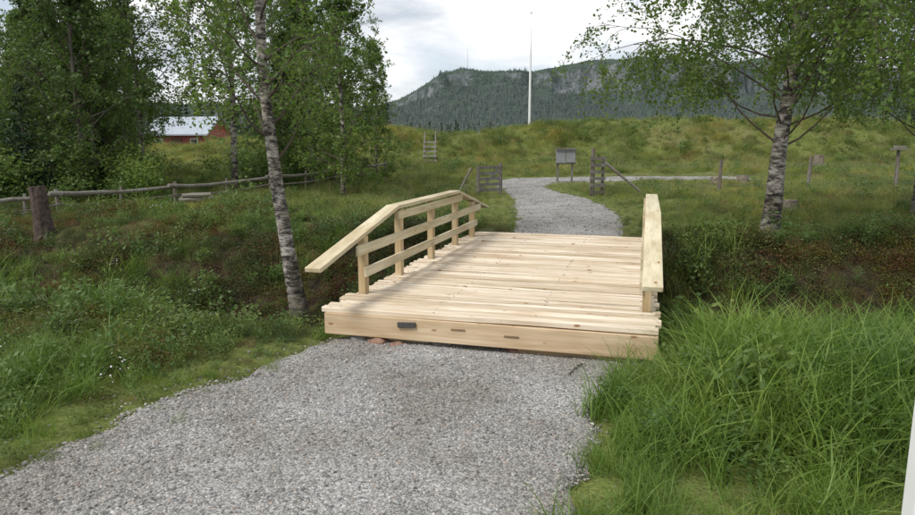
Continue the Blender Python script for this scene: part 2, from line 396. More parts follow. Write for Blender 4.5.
for i in range(2): T.append(tpl(f'i{i}_hill_grass',*blades(60,.14,.34,.007,.19,.7,110+i,3),M_hill))
T.sort(key=lambda o:o.name); ix={o.name:i for i,o in enumerate(T)}; CT=template_coll('meadow_plants',T)
def samp(y0,y1,dens,xm=.80,pad=1.5):
    ym=max(abs(y0),abs(y1)); w=ym*xm+pad; n=int(dens*(y1-y0)*2*w)
    x=rng.uniform(-w,w,n); y=rng.uniform(y0,y1,n); k=np.abs(x)<np.abs(y)*xm+pad; return x[k],y[k]
PX=[];PS=[];PI=[]
def add(x,y,s,names,p=None):
    PX.append(np.stack([x,y,H(x,y)-.01],1)); PS.append(s); nm=rng.choice(len(names),len(x),p=p); PI.append(np.array([ix[k] for k in names])[nm])
def ok(x,y,j=.35):
    s,w=bridge_sw(x,y); return ~on_path(x,y,j)&~((np.abs(w)<1.55)&(s>-.25)&(s<6.0))
def under(x,y):
    s,w=bridge_sw(x,y); return (np.abs(w)<1.7)&(s>-.4)&(s<6.2)
fine=['a0_fine_grass','a1_fine_grass','a2_fine_grass']; lush=['b0_lush_grass','b1_lush_grass','b2_lush_grass']
herbs=['c0_herb','c1_herb']; blue=['d0_low_shrub','d1_low_shrub']; red=['e0_dry_shrub','e1_dry_shrub']; hill=['i0_hill_grass','i1_hill_grass']
def zone(x,y):
    s,w=bridge_sw(x,y); z=np.where(s<1.3,np.where(w>.3,1,0),2); z=np.where(s>6.6+.12*np.maximum(-w,0),3,z); return z
for (y0,y1,dens,sc) in [(-2,1.5,14,1),(1.5,7.5,82,.95),(7.5,14,60,1.0),(14,26,26,1.1),(26,60,10,1.6)]:
    x,y=samp(y0,y1,dens); k=ok(x,y,.45); x,y=x[k],y[k]; z=zone(x,y)
    s=sc*(.6+.7*rng.random(len(x)))*(1+1.1*vnoise(x*.7,y*.7))
    pt=fbm(x*.45+3,y*.45,3); pt2=fbm(x*.8+33,y*.8+9,3); pd=pathdist(x,y)
    lo=np.where(z==1,.55,.45)
    s=s*(lo+(1-lo)*sst(0,.8+.02*y,pd))
    s=np.where((y>14),s*(.55+.45*sst(0,3.0,pd)),s)
    k=(z==1); kk=k&(rng.random(len(x))<.92); add(x[kk],y[kk],s[kk]*.97,lush+fine[:1]+herbs+['h0_broad_leaf_grass'],[.26,.26,.22,.08,.06,.06,.06])
    k=(z==0); q=rng.random(len(x))
    a=k&(pt<-.02)&(q<.85); add(x[a],y[a],s[a]*.8,fine+lush+herbs,[.18,.18,.18,.1,.1,.08,.09,.09])
    a=k&(pt>=-.02); add(x[a],y[a],s[a]*.9,fine+blue+herbs+red+lush[:1],[.12,.11,.10,.20,.20,.08,.07,.04,.04,.04])
    k=(z==2)
    a=k&(pt2>-.10)&(q<.88); add(x[a],y[a],s[a]*1.0,blue+red+fine[:1]+herbs,[.24,.23,.21,.20,.05,.04,.03])
    a=k&(pt2<=-.10); add(x[a],y[a],s[a]*.9,fine+blue+herbs+lush+red[:1],[.15,.13,.13,.13,.13,.08,.07,.04,.03,.03,.08])
    k=(z==3); a=k&(y<30); add(x[a],y[a],s[a]*.8,fine+hill+red[:1]+herbs[:1]+['f0_seed_grass']+blue[:1],[.16,.15,.14,.16,.16,.04,.06,.05,.08])
    a=k&(y>=30); add(x[a],y[a],s[a]*.85,hill+fine[:1]+red[:1]+herbs[:1]+['f0_seed_grass']+blue[:1],[.33,.33,.09,.04,.07,.06,.08])
x,y=samp(3,14,.3); k=ok(x,y)&(x<0); add(x[k],y[k],.5+.5*rng.random(k.sum()),['g0_white_flower'])
P=np.vstack(PX); n=len(P); S=np.concatenate(PS)
near_b=under(P[:,0],P[:,1]); S=np.where(near_b,np.minimum(S,.5),S)
rot=np.stack([rng.normal(size=n)*.12,rng.normal(size=n)*.12,rng.random(n)*6.283],1)
scatter('meadow_grass',P,rot,np.clip(S,.25,3),np.concatenate(PI),CT)

x,y=samp(1,7,40); k=on_path(x,y)
edge=np.minimum(*[np.min(np.hypot(x[:,None]-e[None,:,0],y[:,None]-e[None,:,1]),1) for e in (densify(NEARL,300),densify(NEARR,300))])
k=k&(rng.random(len(x))<np.exp(-edge/.09)); k&=~under(x,y)
P=np.stack([x[k],y[k],H(x[k],y[k])],1); n=len(P)
scatter('path_edge_grass',P,np.stack([np.zeros(n),np.zeros(n),rng.random(n)*6.28],1),.22+.25*rng.random(n),rng.integers(0,3,n),CT)

# ------------------------------------------------------------ gravel stones
def stone(seed,nm):
    import bmesh
    bm=bmesh.new(); bmesh.ops.create_icosphere(bm,subdivisions=1,radius=1); r=random.Random(seed)
    sc=(1,r.uniform(.5,.9),r.uniform(.4,.65))
    for v in bm.verts:
        k=r.uniform(.62,1.2); v.co=Vector((v.co.x*sc[0]*k,v.co.y*sc[1]*k,v.co.z*sc[2]*k))
    me=bpy.data.meshes.new(nm); bm.to_mesh(me); bm.free(); me.materials.append(M_stone); return bpy.data.objects.new(nm,me)
CS=template_coll('gravel_stones',[stone(i,f's{i}_stone') for i in range(7)])
def stones(name,x,y,smin,smax,lift=.012,pw=2.5):
    n=len(x); sz=smin+(smax-smin)*rng.random(n)**pw
    P=np.stack([x,y,H(x,y)+lift+sz*.05+.02*fbm(x*3,y*3,2)],1)
    scatter(name,P,np.stack([rng.normal(size=n)*.3,rng.normal(size=n)*.3,rng.random(n)*6.28],1),sz,rng.integers(0,7,n),CS)
x=rng.uniform(-5,1.7,240000); y=rng.uniform(.8,6.6,240000); k=on_path(x,y,.3)&(np.abs(x)<y*.8+1.2); s_,w_=bridge_sw(x,y); k&=(s_<.25)
k&=rng.random(240000)<np.clip(.75+1.1*fbm(x*1.1,y*1.1,3),.25,1)
stones('gravel_stones',x[k],y[k],.0035,.016,pw=3.2)
x=rng.uniform(.5,12,40000); y=rng.uniform(11,30,40000); k=on_path(x,y,.3); stones('gravel_stones',x[k],y[k],.01,.028)
x=rng.uniform(-4,2,9000); y=rng.uniform(2,6.6,9000); pd=pathdist(x,y); k=(~on_path(x,y))&(rng.random(9000)<np.exp(-np.minimum(pd,9)/.12)); s_,w_=bridge_sw(x,y); k&=s_<.2
stones('gravel_stones',x[k],y[k],.005,.018,.0)

# ------------------------------------------------------------ bridge
br=empty('timber_footbridge',(OX,OY,0),-math.atan2(ax,ay))
Wd=1.5; Ln=5.82
def plank(b,y0,y1,x0,x1,zt,th,seed):
    r=np.random.default_rng(seed); n=40; t=np.linspace(0,1,n); X_=x0+(x1-x0)*t
    e0=y0+.040*fbm(t*6+seed*3.1,np.full(n,seed*1.7),3)+.014*(r.random()-.5)
    e1=y1+.040*fbm(t*6+seed*5.3+50,np.full(n,seed*2.1),3)+.014*(r.random()-.5)
    if seed==0: e0=np.full(n,y0)
    zz=zt+.012*vnoise(t*3+seed,np.full(n,seed*.7))+r.normal()*.004; tl=r.normal()*.004
    o=len(b.v); va=r.random(); c=.007
    for i in range(n):
        for (yy_,z_) in ((e0[i],zz[i]-th),(e0[i],zz[i]-c+tl),(e0[i]+c,zz[i]+tl),(e1[i]-c,zz[i]-tl),(e1[i],zz[i]-c-tl),(e1[i],zz[i]-th)):
            b.v.append((X_[i],yy_,z_))
    for i in range(n-1):
        for k in range(6):
            a=o+i*6+k; a2=o+i*6+(k+1)%6; b.f.append((a,a2,a2+6,a+6)); b.m.append(0); b.a.append(va)
    b.f.append(tuple(o+k for k in range(6))[::-1]); b.f.append(tuple(o+(n-1)*6+k for k in range(6))); b.m+=[0,0]; b.a+=[va,va]
b=B(); yv=.0; i=0; rr=random.Random(4)
while yv<Ln-.05:
    w=rr.uniform(.10,.16); w=min(w,Ln-yv); g=.032
    plank(b,yv+g/2,yv+w-g/2,-Wd+rr.uniform(-.05,.03),Wd+rr.uniform(-.03,.04) if i else Wd,0,.045,i); yv+=w; i+=1
b.obj('deck_planks',[M_deck],br)
b=B(); b.box((0,.062,-.15),(2*Wd+.005,.15,.20)); b.box((0,Ln-.08,-.15),(2*Wd,.14,.20))
b.obj('end_beams',[M_beam],br,.006)
b=B()
for xx in (-1.38,-.46,.46,1.38): b.box((xx,Ln/2,-.165),(.14,Ln-.36,.22))
b.obj('stringers',[M_post],br,.005)
b=B(); b.box((.95,.16,-.285),(1.25,.22,.05)); b.box((-.75,.2,-.29),(.9,.2,.06)); b.box((0,Ln-.1,-.29),(2.6,.25,.08)); b.obj('sill_boards',[M_beam],br,.004)
b=B(); R=Matrix.Rotation(-.06,3,'Y'); b.box((-.68,-.024,-.105),(.17,.022,.05),R); b.obj('dark_metal_plate',[plain('dark_steel',(.06,.06,.055),.5,20,.2)],br,.003)
b=B(); b.box((-.2,-.016,-.115),(.13,.012,.014)); b.box((.28,-.016,-.14),(.13,.012,.014)); b.obj('beam_notches',[plain('dark_bark_wane',(.22,.15,.08),.8)],br,.002)
b=B(); rr=random.Random(9)
for xx in (-1.36,-.46,.46,1.36):
    yv=.07
    while yv<Ln-.1:
        b.tube([(xx+rr.uniform(-.03,.03),yv+rr.uniform(-.02,.02),-.01),(xx+rr.uniform(-.015,.015),yv,.0068)],[.0032,.0032],6)
        yv+=.142
b.obj('deck_screws',[plain('screw_steel',(.28,.25,.21),.5,20,.2)],br)
def railing(side):
    sg=side; x0=sg*1.40; e=empty('railing_%s'%('left' if sg<0 else 'right')); e.parent=br
    zc=.80
    def cap(y):
        if y<1.62: return .42+(zc-.42)*(y+.32)/(1.62+.32)
        if y>4.2: return zc-(zc-.40)*(y-4.2)/1.95
        return zc
    b=B()
    for yp in (.68,1.72,2.93,4.1,5.12):
        h=cap(yp)-.03; b.box((x0,yp,(h-.12)/2+.0),(.075,.10,h+.12))
    b.obj('posts',[M_post],e,.004)
    b=B(); xr=x0-sg*.055
    b.beam((xr,.42,.47),(xr,5.45,.47),.03,.10); b.beam((xr,.60,.23),(xr,5.22,.23),.03,.10); b.beam((xr,1.55,zc-.09),(xr,4.27,zc-.09),.03,.09)
    b.obj('side_rails',[M_rail],e,.004)
    xc=x0+sg*.03; b=B(); cw=.155
    b.beam((xc,1.62,zc),(xc,4.2,zc),cw,.042)
    b.beam((xc,-.34,cap(-.34)),(xc,1.622,zc+.003),cw,.042); b.beam((xc,4.198,zc+.003),(xc,6.15,cap(6.15)),cw,.042)
    b.obj('handrail_cap',[M_rail],e,.005)
railing(-1); railing(1)

def rock(name,loc,sc,mat,seed,parent=None):
    import bmesh
    bm=bmesh.new(); bmesh.ops.create_icosphere(bm,subdivisions=3,radius=1); q=np.random.default_rng(seed).random(2)*50
    for v in bm.verts:
        k=1+.5*float(fbm(np.array(v.co.x*1.3+q[0]+v.co.z),np.array(v.co.y*1.3+q[1]-v.co.z*.7),3)); v.co=Vector((v.co.x*sc[0]*k,v.co.y*sc[1]*k,v.co.z*sc[2]*k))
    me=bpy.data.meshes.new(name); bm.to_mesh(me); bm.free(); me.materials.append(mat); o=bpy.data.objects.new(name,me); o.location=loc; link(o,parent)
    return o
M_rock=plain('grey_rock',(.20,.19,.18),.9,6,.4); M_rrock=plain('reddish_rock',(.24,.14,.10),.9,9,.35)
for i,(w,s,sx,m) in enumerate([(-.98,.02,.10,M_rrock),(-.78,.0,.07,M_rrock),(-1.2,.1,.11,M_rock),(.3,.1,.09,M_rrock),(1.35,.12,.12,M_rock),(-.4,.12,.1,M_rock)]):
    x_=OX+s*ax+w*ay; y_=OY+s*ay-w*ax; rock('foundation_stone',(x_,y_,-.31),(sx,sx*.8,sx*.6),m,i)

# ------------------------------------------------------------ trees
def gen_tree(name,base,path,r0,c0,spread,nl,leafn,lsize,lmat,bmat,seed,droop=.25,nsub=7,ntw=4,elev=(20,55),prof=None,limbr=.32,zmin=None):
    r=np.random.default_rng(seed); b=B(); path=np.array(path,float)
    tt=np.linspace(0,1,len(path))
    def at(t): return np.array([np.interp(t,tt,path[:,j]) for j in range(3)])
    n=26; tp=[at(t) for t in np.linspace(0,1,n)]
    rad=[r0*(1-.93*t)**.85*(1+.55*math.exp(-t*n*.75))+.004 for t in np.linspace(0,1,n)]
    b.tube(tp,rad,16,0,jit=.05)
    LP=[]
    for i in range(nl):
        f=(i+r.random())/nl; t=c0+(1-c0)*f*.98; p=at(t)
        az=i*2.4+r.normal()*.4; el=math.radians(elev[0]+(elev[1]-elev[0])*f+r.normal()*8)
        pf=(prof(f) if prof else (1-f)**.7*(.55+.45*min(1,f*5)))+.08
        L=spread*pf*(.75+.5*r.random())
        d=np.array([math.cos(az)*math.cos(el),math.sin(az)*math.cos(el),math.sin(el)])
        pts=[p]; k=7
        for j in range(k):
            dr=droop*.45*(j/k)
            if zmin is not None and pts[-1][2]<zmin+.3: dr=-.25
            d=d+r.normal(size=3)*.12+np.array([0,0,-dr]); d/=np.linalg.norm(d); pts.append(pts[-1]+d*L/k)
        rl=r0*limbr*(1-t)**.6+.006
        b.tube(pts,[max(.003,rl*(1-.85*j/k)) for j in range(k+1)],6,0 if rl>.03 else 1,cap=False)
        pts=np.array(pts)
        for s in range(nsub):
            g=.22+.78*(s+r.random())/nsub; q=np.array([np.interp(g*k,range(k+1),pts[:,j]) for j in range(3)])
            dd=(pts[-1]-pts[0])/max(L,.01)+r.normal(size=3)*.75; dd/=np.linalg.norm(dd); L2=L*.38*(1.15-g*.6)*(.7+.6*r.random())+.12
            sp=[q]; k2=4
            for j in range(k2):
                dd=dd+r.normal(size=3)*.15+np.array([0,0,-droop*.7]); dd/=np.linalg.norm(dd); sp.append(sp[-1]+dd*L2/k2)
            sp=np.array(sp)
            if zmin is not None and sp[:,2].min()<zmin-.35: continue
            b.tube(sp,[max(.0018,.007*(1-.8*j/k2)) for j in range(k2+1)],3,1,cap=False)
            for w in range(ntw):
                g2=.2+.8*(w+r.random())/ntw; q2=np.array([np.interp(g2*k2,range(k2+1),sp[:,j]) for j in range(3)])
                d3=r.normal(size=3)*.8+dd*.5+np.array([0,0,-droop*2]); d3/=np.linalg.norm(d3); L3=(.22+.35*r.random())*min(1.3,max(.5,L*.6))
                e=q2+d3*L3*.6; e2=e+(d3+np.array([0,0,-droop*1.6]))*.35*L3
                b.tube([q2,e,e2],[.0028,.002,.0012],3,1,cap=False)
                m=leafn; u=r.random(m)[:,None]; lp=np.where(u<.6,q2+(e-q2)*(u/.6),e+(e2-e)*((u-.6)/.4)); LP.append(lp+r.normal(size=(m,3))*.045)
    o=mesh_np(name,b.v,b.f,[bmat,M_twig],None,None,True,b.m); o.location=base
    LP=np.vstack(LP); V,Fc=leafcloud(LP,lsize,lsize*.72,r,.3,-.35)
    cl=.5+.9*fbm(LP[:,0]*1.2+LP[:,2],LP[:,1]*1.2-LP[:,2]*.6,2)
    mesh_np('foliage',V,Fc,lmat,o,var=np.clip(cl*.6+.4*r.random(len(LP)),0,1)); return o
def dup(o,loc,rz,sc):
    n=bpy.data.objects.new(o.name.split('.')[0],o.data); n.location=loc; n.rotation_euler=(0,0,rz); n.scale=(sc,sc,sc*1.0); link(n)
    for c in o.children:
        m=bpy.data.objects.new(c.name,c.data); link(m,n)
    return n
def gz(x,y): return float(H(np.array([x]),np.array([y]))[0])
bx,by=-2.33,9.7; z0=gz(bx,by)-.15
gen_tree('birch_tree',(bx,by,z0),[(0,0,0),(-.15,0,1.0),(-.30,.02,2.2),(-.43,.05,3.6),(-.45,.1,5.5),(-.3,.1,7.5),(.0,.1,10)],.12,.36,1.9,32,14,.055,M_leafB,M_birch,11,.34,7,4,(25,60),limbr=.2,zmin=2.95)
bx,by=5.12,10.9; z0=gz(bx,by)-.15
tr_=gen_tree('birch_tree',(bx,by,z0),[(0,0,0),(.05,0,.8),(.08,.0,1.8),(.20,.02,3.0),(.24,.05,4.2),(.3,.1,6.5),(.4,.1,10)],.155,.32,4.2,62,28,.058,M_leafB,M_birch,23,.38,9,5,(12,62),limbr=.10,zmin=2.65)
dup(tr_,(9.9,14.2,gz(9.9,14.2)-.15),2.0,.95)
t1=gen_tree('birch_tree',(-3.35,19.5,gz(-3.35,19.5)-.1),[(0,0,0),(.05,0,2),(-.05,0,5),(.1,0,8)],.07,.08,1.6,50,13,.078,M_leafB,M_birch,31,.15,6,4,(25,65))
t2=gen_tree('birch_tree',(-7.0,21,gz(-7.0,21)-.1),[(0,0,0),(.1,0,3),(.0,.1,6),(.1,0,11)],.10,.28,2.5,46,14,.088,M_leafB,M_birch,37,.22,7,4,(20,60))
t3=gen_tree('alder_tree',(-10.4,18.5,gz(-10.4,18.5)-.1),[(0,0,0),(.1,0,2),(.0,.1,4),(.1,0,7)],.10,.12,2.1,46,14,.085,M_leafD,M_bark,41,.10,7,4,(30,65))
for (src,x,y,rz,s) in [(t1,-4.9,22.5,2,1.0),(t1,-2.7,22.5,4,.62),(t2,-10.8,23,1.2,.95),(t2,-12.6,22.5,3.9,.88),(t3,-12.4,20.5,2.2,.95),(t3,-14.6,27,3,1.15),(t2,-15.4,25,5,.85),(t1,-12.2,17.5,3.4,.5),(t3,-5.9,26,1.3,1.0),(t3,-6.0,23.5,.3,.75),(t1,-10.4,19.3,5.1,.8),(t1,-14.8,20.5,1,.6),(t2,-8.2,31,2.5,1.05),(t2,-4.9,29,.5,.9),(t3,-15.6,32,.9,1.2),(t3,-19,30,.9,1.0)]:
    dup(src,(x,y,gz(x,y)-.1),rz,s)
def spruce_mesh(seed,Hh,R,nw,nb,dens,ls):
    r=np.random.default_rng(seed); b=B(); b.tube([(0,0,0),(0,0,Hh*.5),(0,0,Hh)],[Hh*.014,Hh*.009,.01],7,0)
    LP=[]
    for i in range(nw):
        f=i/(nw-1); z=Hh*(.05+.93*f); L=R*(1-f)**.9*(.85+.3*r.random())+.05
        for k in range(max(4,int(nb*(1-f*.5)))):
            a=r.random()*6.283; m=max(3,int(dens*L)); u=np.linspace(.08,1,m)
            l=L*(.75+.4*r.random()); x=u*l; zz=z-.35*x+.18*x*u+r.normal(size=m)*.03
            wdt=.22*l*(1-u)+.05
            off=r.normal(size=m)*wdt
            LP.append(np.stack([x*math.cos(a)-off*math.sin(a),x*math.sin(a)+off*math.cos(a),zz],1))
    LP=np.vstack(LP); V,Fc=leafcloud(LP,ls,ls*.3,r,.6,-.3)
    nv=len(b.v); V=np.vstack([np.array(b.v),V]); Fc=[tuple(f) for f in b.f]+[tuple(int(i)+nv for i in f) for f in Fc]
    return V,Fc,[0]*len(b.f)+[1]*len(LP),np.clip(np.concatenate([np.zeros(len(b.f)),.2+.6*r.random(len(LP))]),0,1)
def spruce(loc,Hh,R,seed,name='spruce_tree',**k):
    V,Fc,mi,va=spruce_mesh(seed,Hh,R,k.get('nw',34),k.get('nb',14),k.get('dens',14),k.get('ls',.16)); o=mesh_np(name,V,Fc,[M_bark,M_spruce],mi=mi,var=va); o.location=loc; return o
s1=spruce((-11.3,17.6,gz(-11.3,17.6)-.1),3.2,1.0,5)
for (x,y,s,rz) in [(-13.2,18.9,1.0,1),(-10.6,20,1.1,2),(-15.5,22,1.25,3),(31.5,45,1.6,1),(33,49,2.0,2),(35,46,2.2,4),(37,50,2.1,2.5)]:
    n=bpy.data.objects.new('spruce_tree',s1.data); n.location=(x,y,gz(x,y)-.1); n.scale=(s,)*3; n.rotation_euler=(0,0,rz); link(n)

def bush(seed,nm,mat):
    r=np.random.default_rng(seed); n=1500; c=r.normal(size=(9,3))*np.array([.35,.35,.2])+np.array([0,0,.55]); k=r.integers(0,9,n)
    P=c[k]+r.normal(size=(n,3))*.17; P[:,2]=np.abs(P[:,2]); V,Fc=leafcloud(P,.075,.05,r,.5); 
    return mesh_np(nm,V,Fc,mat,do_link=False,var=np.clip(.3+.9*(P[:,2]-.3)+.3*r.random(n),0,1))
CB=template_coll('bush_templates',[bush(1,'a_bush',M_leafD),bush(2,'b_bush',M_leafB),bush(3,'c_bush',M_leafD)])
L=[]
while len(L)<150:
    x=rng.uniform(-21,-3.6); y=rng.uniform(16.5,32)
    yf=15+max(0,x+9)*1.6
    if y>yf+1.3:
        q=x/y; s=rng.uniform(.5,1.5)
        if -.46<q<-.33: s=rng.uniform(.25,.5)
        if q>-.25: s*=.7
        L.append((x,y,s))
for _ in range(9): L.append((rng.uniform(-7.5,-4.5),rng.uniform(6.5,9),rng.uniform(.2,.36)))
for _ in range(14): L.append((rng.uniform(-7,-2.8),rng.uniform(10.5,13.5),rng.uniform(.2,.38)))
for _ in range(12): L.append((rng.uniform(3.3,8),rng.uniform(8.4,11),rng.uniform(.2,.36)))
for _ in range(50): L.append((rng.uniform(-60,-24),rng.uniform(30,60),rng.uniform(1.0,2)))
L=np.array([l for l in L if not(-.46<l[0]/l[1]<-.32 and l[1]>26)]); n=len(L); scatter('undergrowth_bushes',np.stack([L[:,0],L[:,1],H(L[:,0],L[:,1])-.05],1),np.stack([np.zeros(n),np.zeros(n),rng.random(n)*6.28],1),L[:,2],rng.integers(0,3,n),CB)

fs=[]
for i in range(3):
    V,Fc,mi,va=spruce_mesh(100+i,12,2.1,16,8,2.2,1.1); fs.append(mesh_np(f'd{i}_conifer',V,Fc,[M_bark,M_spruce],mi=mi,var=va,do_link=False))
CF=template_coll('conifer_templates',fs)
n=2600; x=rng.uniform(-420,420,n); y=rng.uniform(230,420,n)
scatter('distant_forest',np.stack([x,y,H(x,y)-.3],1),np.stack([np.zeros(n),np.zeros(n),rng.random(n)*6.28],1),rng.uniform(.6,1.2,n),rng.integers(0,3,n),CF)
n=300; x=rng.uniform(-75,-10,n); y=rng.uniform(60,125,n); k=(x/y<-.47)|((y>98)&(x/y<-.1)); x,y=x[k],y[k]; n=len(x)
scatter('background_forest',np.stack([x,y,H(x,y)-.3],1),np.stack([np.zeros(n),np.zeros(n),rng.random(n)*6.28],1),rng.uniform(.45,.85,n),rng.integers(0,3,n),CF)

# ------------------------------------------------------------ mountain
MU=[-2600,-1500,-900,-500,-250,-165,-130,-85,-28,6,51,142,187,278,369,414,505,664,778,914,1100,1500,2600]
MZ=[90,110,105,92,84,94,106,126,162,170,166,160,172,188,194,192,188,188,182,168,130,85,50]
def MH(x,y):
    top=np.interp(x,MU,MZ)*.985+fbm(x*.014,y*0+3,5)*8
    cliff=1440+90*fbm(x*.008,y*0+9,4)
    t=(y-850)/(cliff-850)
    k=.70-.10*sst(120,260,x)*(1-sst(620,760,x))+.14*fbm(x*.012+40,y*0,3)
    c=k*np.clip(t/.93,0,1)**1.15+sst(.93,.985,t)*(1-k)*.80+sst(.985,1.14,t)*(1-k)*.20
    z=top*c+fbm(x*.01,y*.01,5)*26*np.clip(t,0,1)*(1-sst(.9,1.0,t))
    z=z-top*.5*sst(1.5,2.4,t)
    return z-4
mx=np.linspace(-2600,2600,900); my=np.concatenate([np.linspace(820,1300,60),np.linspace(1304,1560,130),np.linspace(1580,2400,30)])
X,Y=np.meshgrid(mx,my); Z=MH(X,Y); i=np.arange(X.size).reshape(X.shape)
F=np.stack([i[:-1,:-1],i[:-1,1:],i[1:,1:],i[1:,:-1]],-1).reshape(-1,4)
m,nt,bs=newmat('hazy_rock_and_forest'); g=N(nt,'ShaderNodeNewGeometry'); sp=N(nt,'ShaderNodeSeparateXYZ'); nt.links.new(g.outputs['Normal'],sp.inputs[0])
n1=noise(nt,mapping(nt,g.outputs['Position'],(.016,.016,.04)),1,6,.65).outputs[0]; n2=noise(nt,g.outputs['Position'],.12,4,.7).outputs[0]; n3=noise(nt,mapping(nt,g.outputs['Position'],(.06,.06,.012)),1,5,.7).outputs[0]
fc=ramp(nt,[(.35,(.055,.08,.068)),(.55,(.085,.11,.09)),(.7,(.125,.145,.11))],n2).outputs[0]  # distance haze painted in: forest and rock base colours kept bluish and desaturated
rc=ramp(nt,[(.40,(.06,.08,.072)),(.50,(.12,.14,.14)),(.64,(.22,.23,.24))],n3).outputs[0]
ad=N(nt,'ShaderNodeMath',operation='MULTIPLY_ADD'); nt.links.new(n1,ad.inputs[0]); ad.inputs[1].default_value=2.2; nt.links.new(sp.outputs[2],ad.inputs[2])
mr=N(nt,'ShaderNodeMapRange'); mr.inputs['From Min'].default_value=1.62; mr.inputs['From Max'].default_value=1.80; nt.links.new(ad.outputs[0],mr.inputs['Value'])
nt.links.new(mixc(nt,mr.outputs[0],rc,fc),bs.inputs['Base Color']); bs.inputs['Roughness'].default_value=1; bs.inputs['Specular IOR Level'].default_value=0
bump(nt,bs,n2,1,6)
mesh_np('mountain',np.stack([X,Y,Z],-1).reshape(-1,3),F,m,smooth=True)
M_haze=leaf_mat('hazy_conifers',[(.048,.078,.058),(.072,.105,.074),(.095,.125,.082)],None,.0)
hs=[]
for i in range(2):
    b=B()
    for (z0_,z1_,r_) in ((.5,5,2.2),(3,8,1.7),(6,11,1.1)):
        b.tube([(0,0,z0_),(0,0,z1_)],[r_,.05],6,jit=.4,cap=False)
    hs.append(mesh_np(f'h{i}_conifer',b.v,b.f,[M_haze],do_link=False))
CH=template_coll('mountain_conifers',hs)
n=38000; x=rng.uniform(-900,1500,n); y=rng.uniform(860,1560,n); z=MH(x,y); sl=(MH(x,y+4)-MH(x,y-4))/8
k=(sl<.55+.8*rng.random(n))&(fbm(x*.012,y*.012,3)>-.28+.3*rng.random(n)*(y>1350)); x,y,z=x[k],y[k],z[k]; n=len(x)
scatter('mountain_forest',np.stack([x,y,z-.5],1),np.stack([np.zeros(n),np.zeros(n),rng.random(n)*6.28],1),rng.uniform(.4,1.0,n)*np.where(y>1410,.45,1),rng.integers(0,2,n),CH)
b=B(); mzz=float(MH(np.array([22.]),np.array([1500.]))[0]); b.tube([(22,1500,mzz-2),(22,1500,mzz+44)],[.6,.25],6); b.obj('radio_mast',[plain('mast_steel',(.5,.48,.48),.6)])

# ------------------------------------------------------------ flagpole
M_wp=plain('white_paint',(.78,.78,.76),.4,3,.04)
fx,fy=6.35,60; z0=gz(fx,fy); e=empty('flagpole',(fx,fy,z0)); t=12.6-z0
b=B(); b.tube([(0,0,-.3),(0,0,4),(0,0,9),(0,0,t)],[.115,.105,.09,.06],12); b.obj('pole',[M_wp],e,smooth=True)
b=B(); b.tube([(0,0,t-.0),(0,0,t+.06),(0,0,t+.14),(0,0,t+.2)],[.03,.1,.1,.02],10); b.obj('finial',[M_wp],e)
b=B(); b.box((0,0,.15),(.5,.5,.4)); b.beam((.17,0,.2),(.17,0,1.3),.05,.2,up=(0,1,0)); b.beam((-.17,0,.2),(-.17,0,1.3),.05,.2,up=(0,1,0)); b.obj('base_bracket',[M_oldz],e,.01)

# ------------------------------------------------------------ barn
e=empty('red_barn',(-27.6,70,.1),math.radians(-10))
m,nt,bs=newmat('red_painted_boards'); o_=N(nt,'ShaderNodeTexCoord').outputs['Object']; wv=N(nt,'ShaderNodeTexWave'); wv.inputs['Scale'].default_value=3.2; nt.links.new(o_,wv.inputs[0])
nt.links.new(ramp(nt,[(0,(.12,.028,.02)),(.3,(.26,.055,.04)),(1,(.31,.065,.048))],wv.outputs[0]).outputs[0],bs.inputs['Base Color']); M_red_b=m
Lb,Wb,hb,rg=6.2,5.0,2.55,4.05
V=[(-Lb/2,-Wb/2,-2),(Lb/2,-Wb/2,-2),(Lb/2,Wb/2,-2),(-Lb/2,Wb/2,-2),(-Lb/2,-Wb/2,hb),(Lb/2,-Wb/2,hb),(Lb/2,Wb/2,hb),(-Lb/2,Wb/2,hb),(-Lb/2,0,rg),(Lb/2,0,rg)]
Fb=[(0,1,5,4),(2,3,7,6),(1,2,6,9,5),(3,0,4,8,7),(4,5,9,8),(6,7,8,9)]
mesh_np('walls',V,Fb,M_red_b,e)
M_roof=plain('pale_metal_roof',(.36,.40,.45),.5,1,.08)
b=B(); 
for sg in (-1,1):
    y0_=sg*(Wb/2+.5); z0_=hb-.24
    b.hexa([(-Lb/2-.5,y0_,z0_),(Lb/2+.5,y0_,z0_),(Lb/2+.5,0,rg+.06),(-Lb/2-.5,0,rg+.06),(-Lb/2-.5,y0_,z0_+.14),(Lb/2+.5,y0_,z0_+.14),(Lb/2+.5,0,rg+.2),(-Lb/2-.5,0,rg+.2)])
b.obj('roof',[M_roof],e)
b=B()
for xx in (-1.9,1.9): b.box((xx,-Wb/2-.03,1.6),(.8,.08,.8))
b.obj('window_frames',[M_wp],e)
b=B()
for xx in (-1.9,1.9): b.box((xx,-Wb/2-.06,1.6),(.66,.06,.66))
b.obj('window_panes',[plain('dark_glass',(.03,.04,.05),.1)],e)
b=B(); b.box((0,-Wb/2-.04,.9),(1.1,.08,2.3)); b.obj('door',[plain('door_brown',(.12,.06,.04))],e)
b=B(); b.box((0,0,-1.2),(Lb+.1,Wb+.1,1.5)); b.obj('stone_foundation',[M_rock],e)

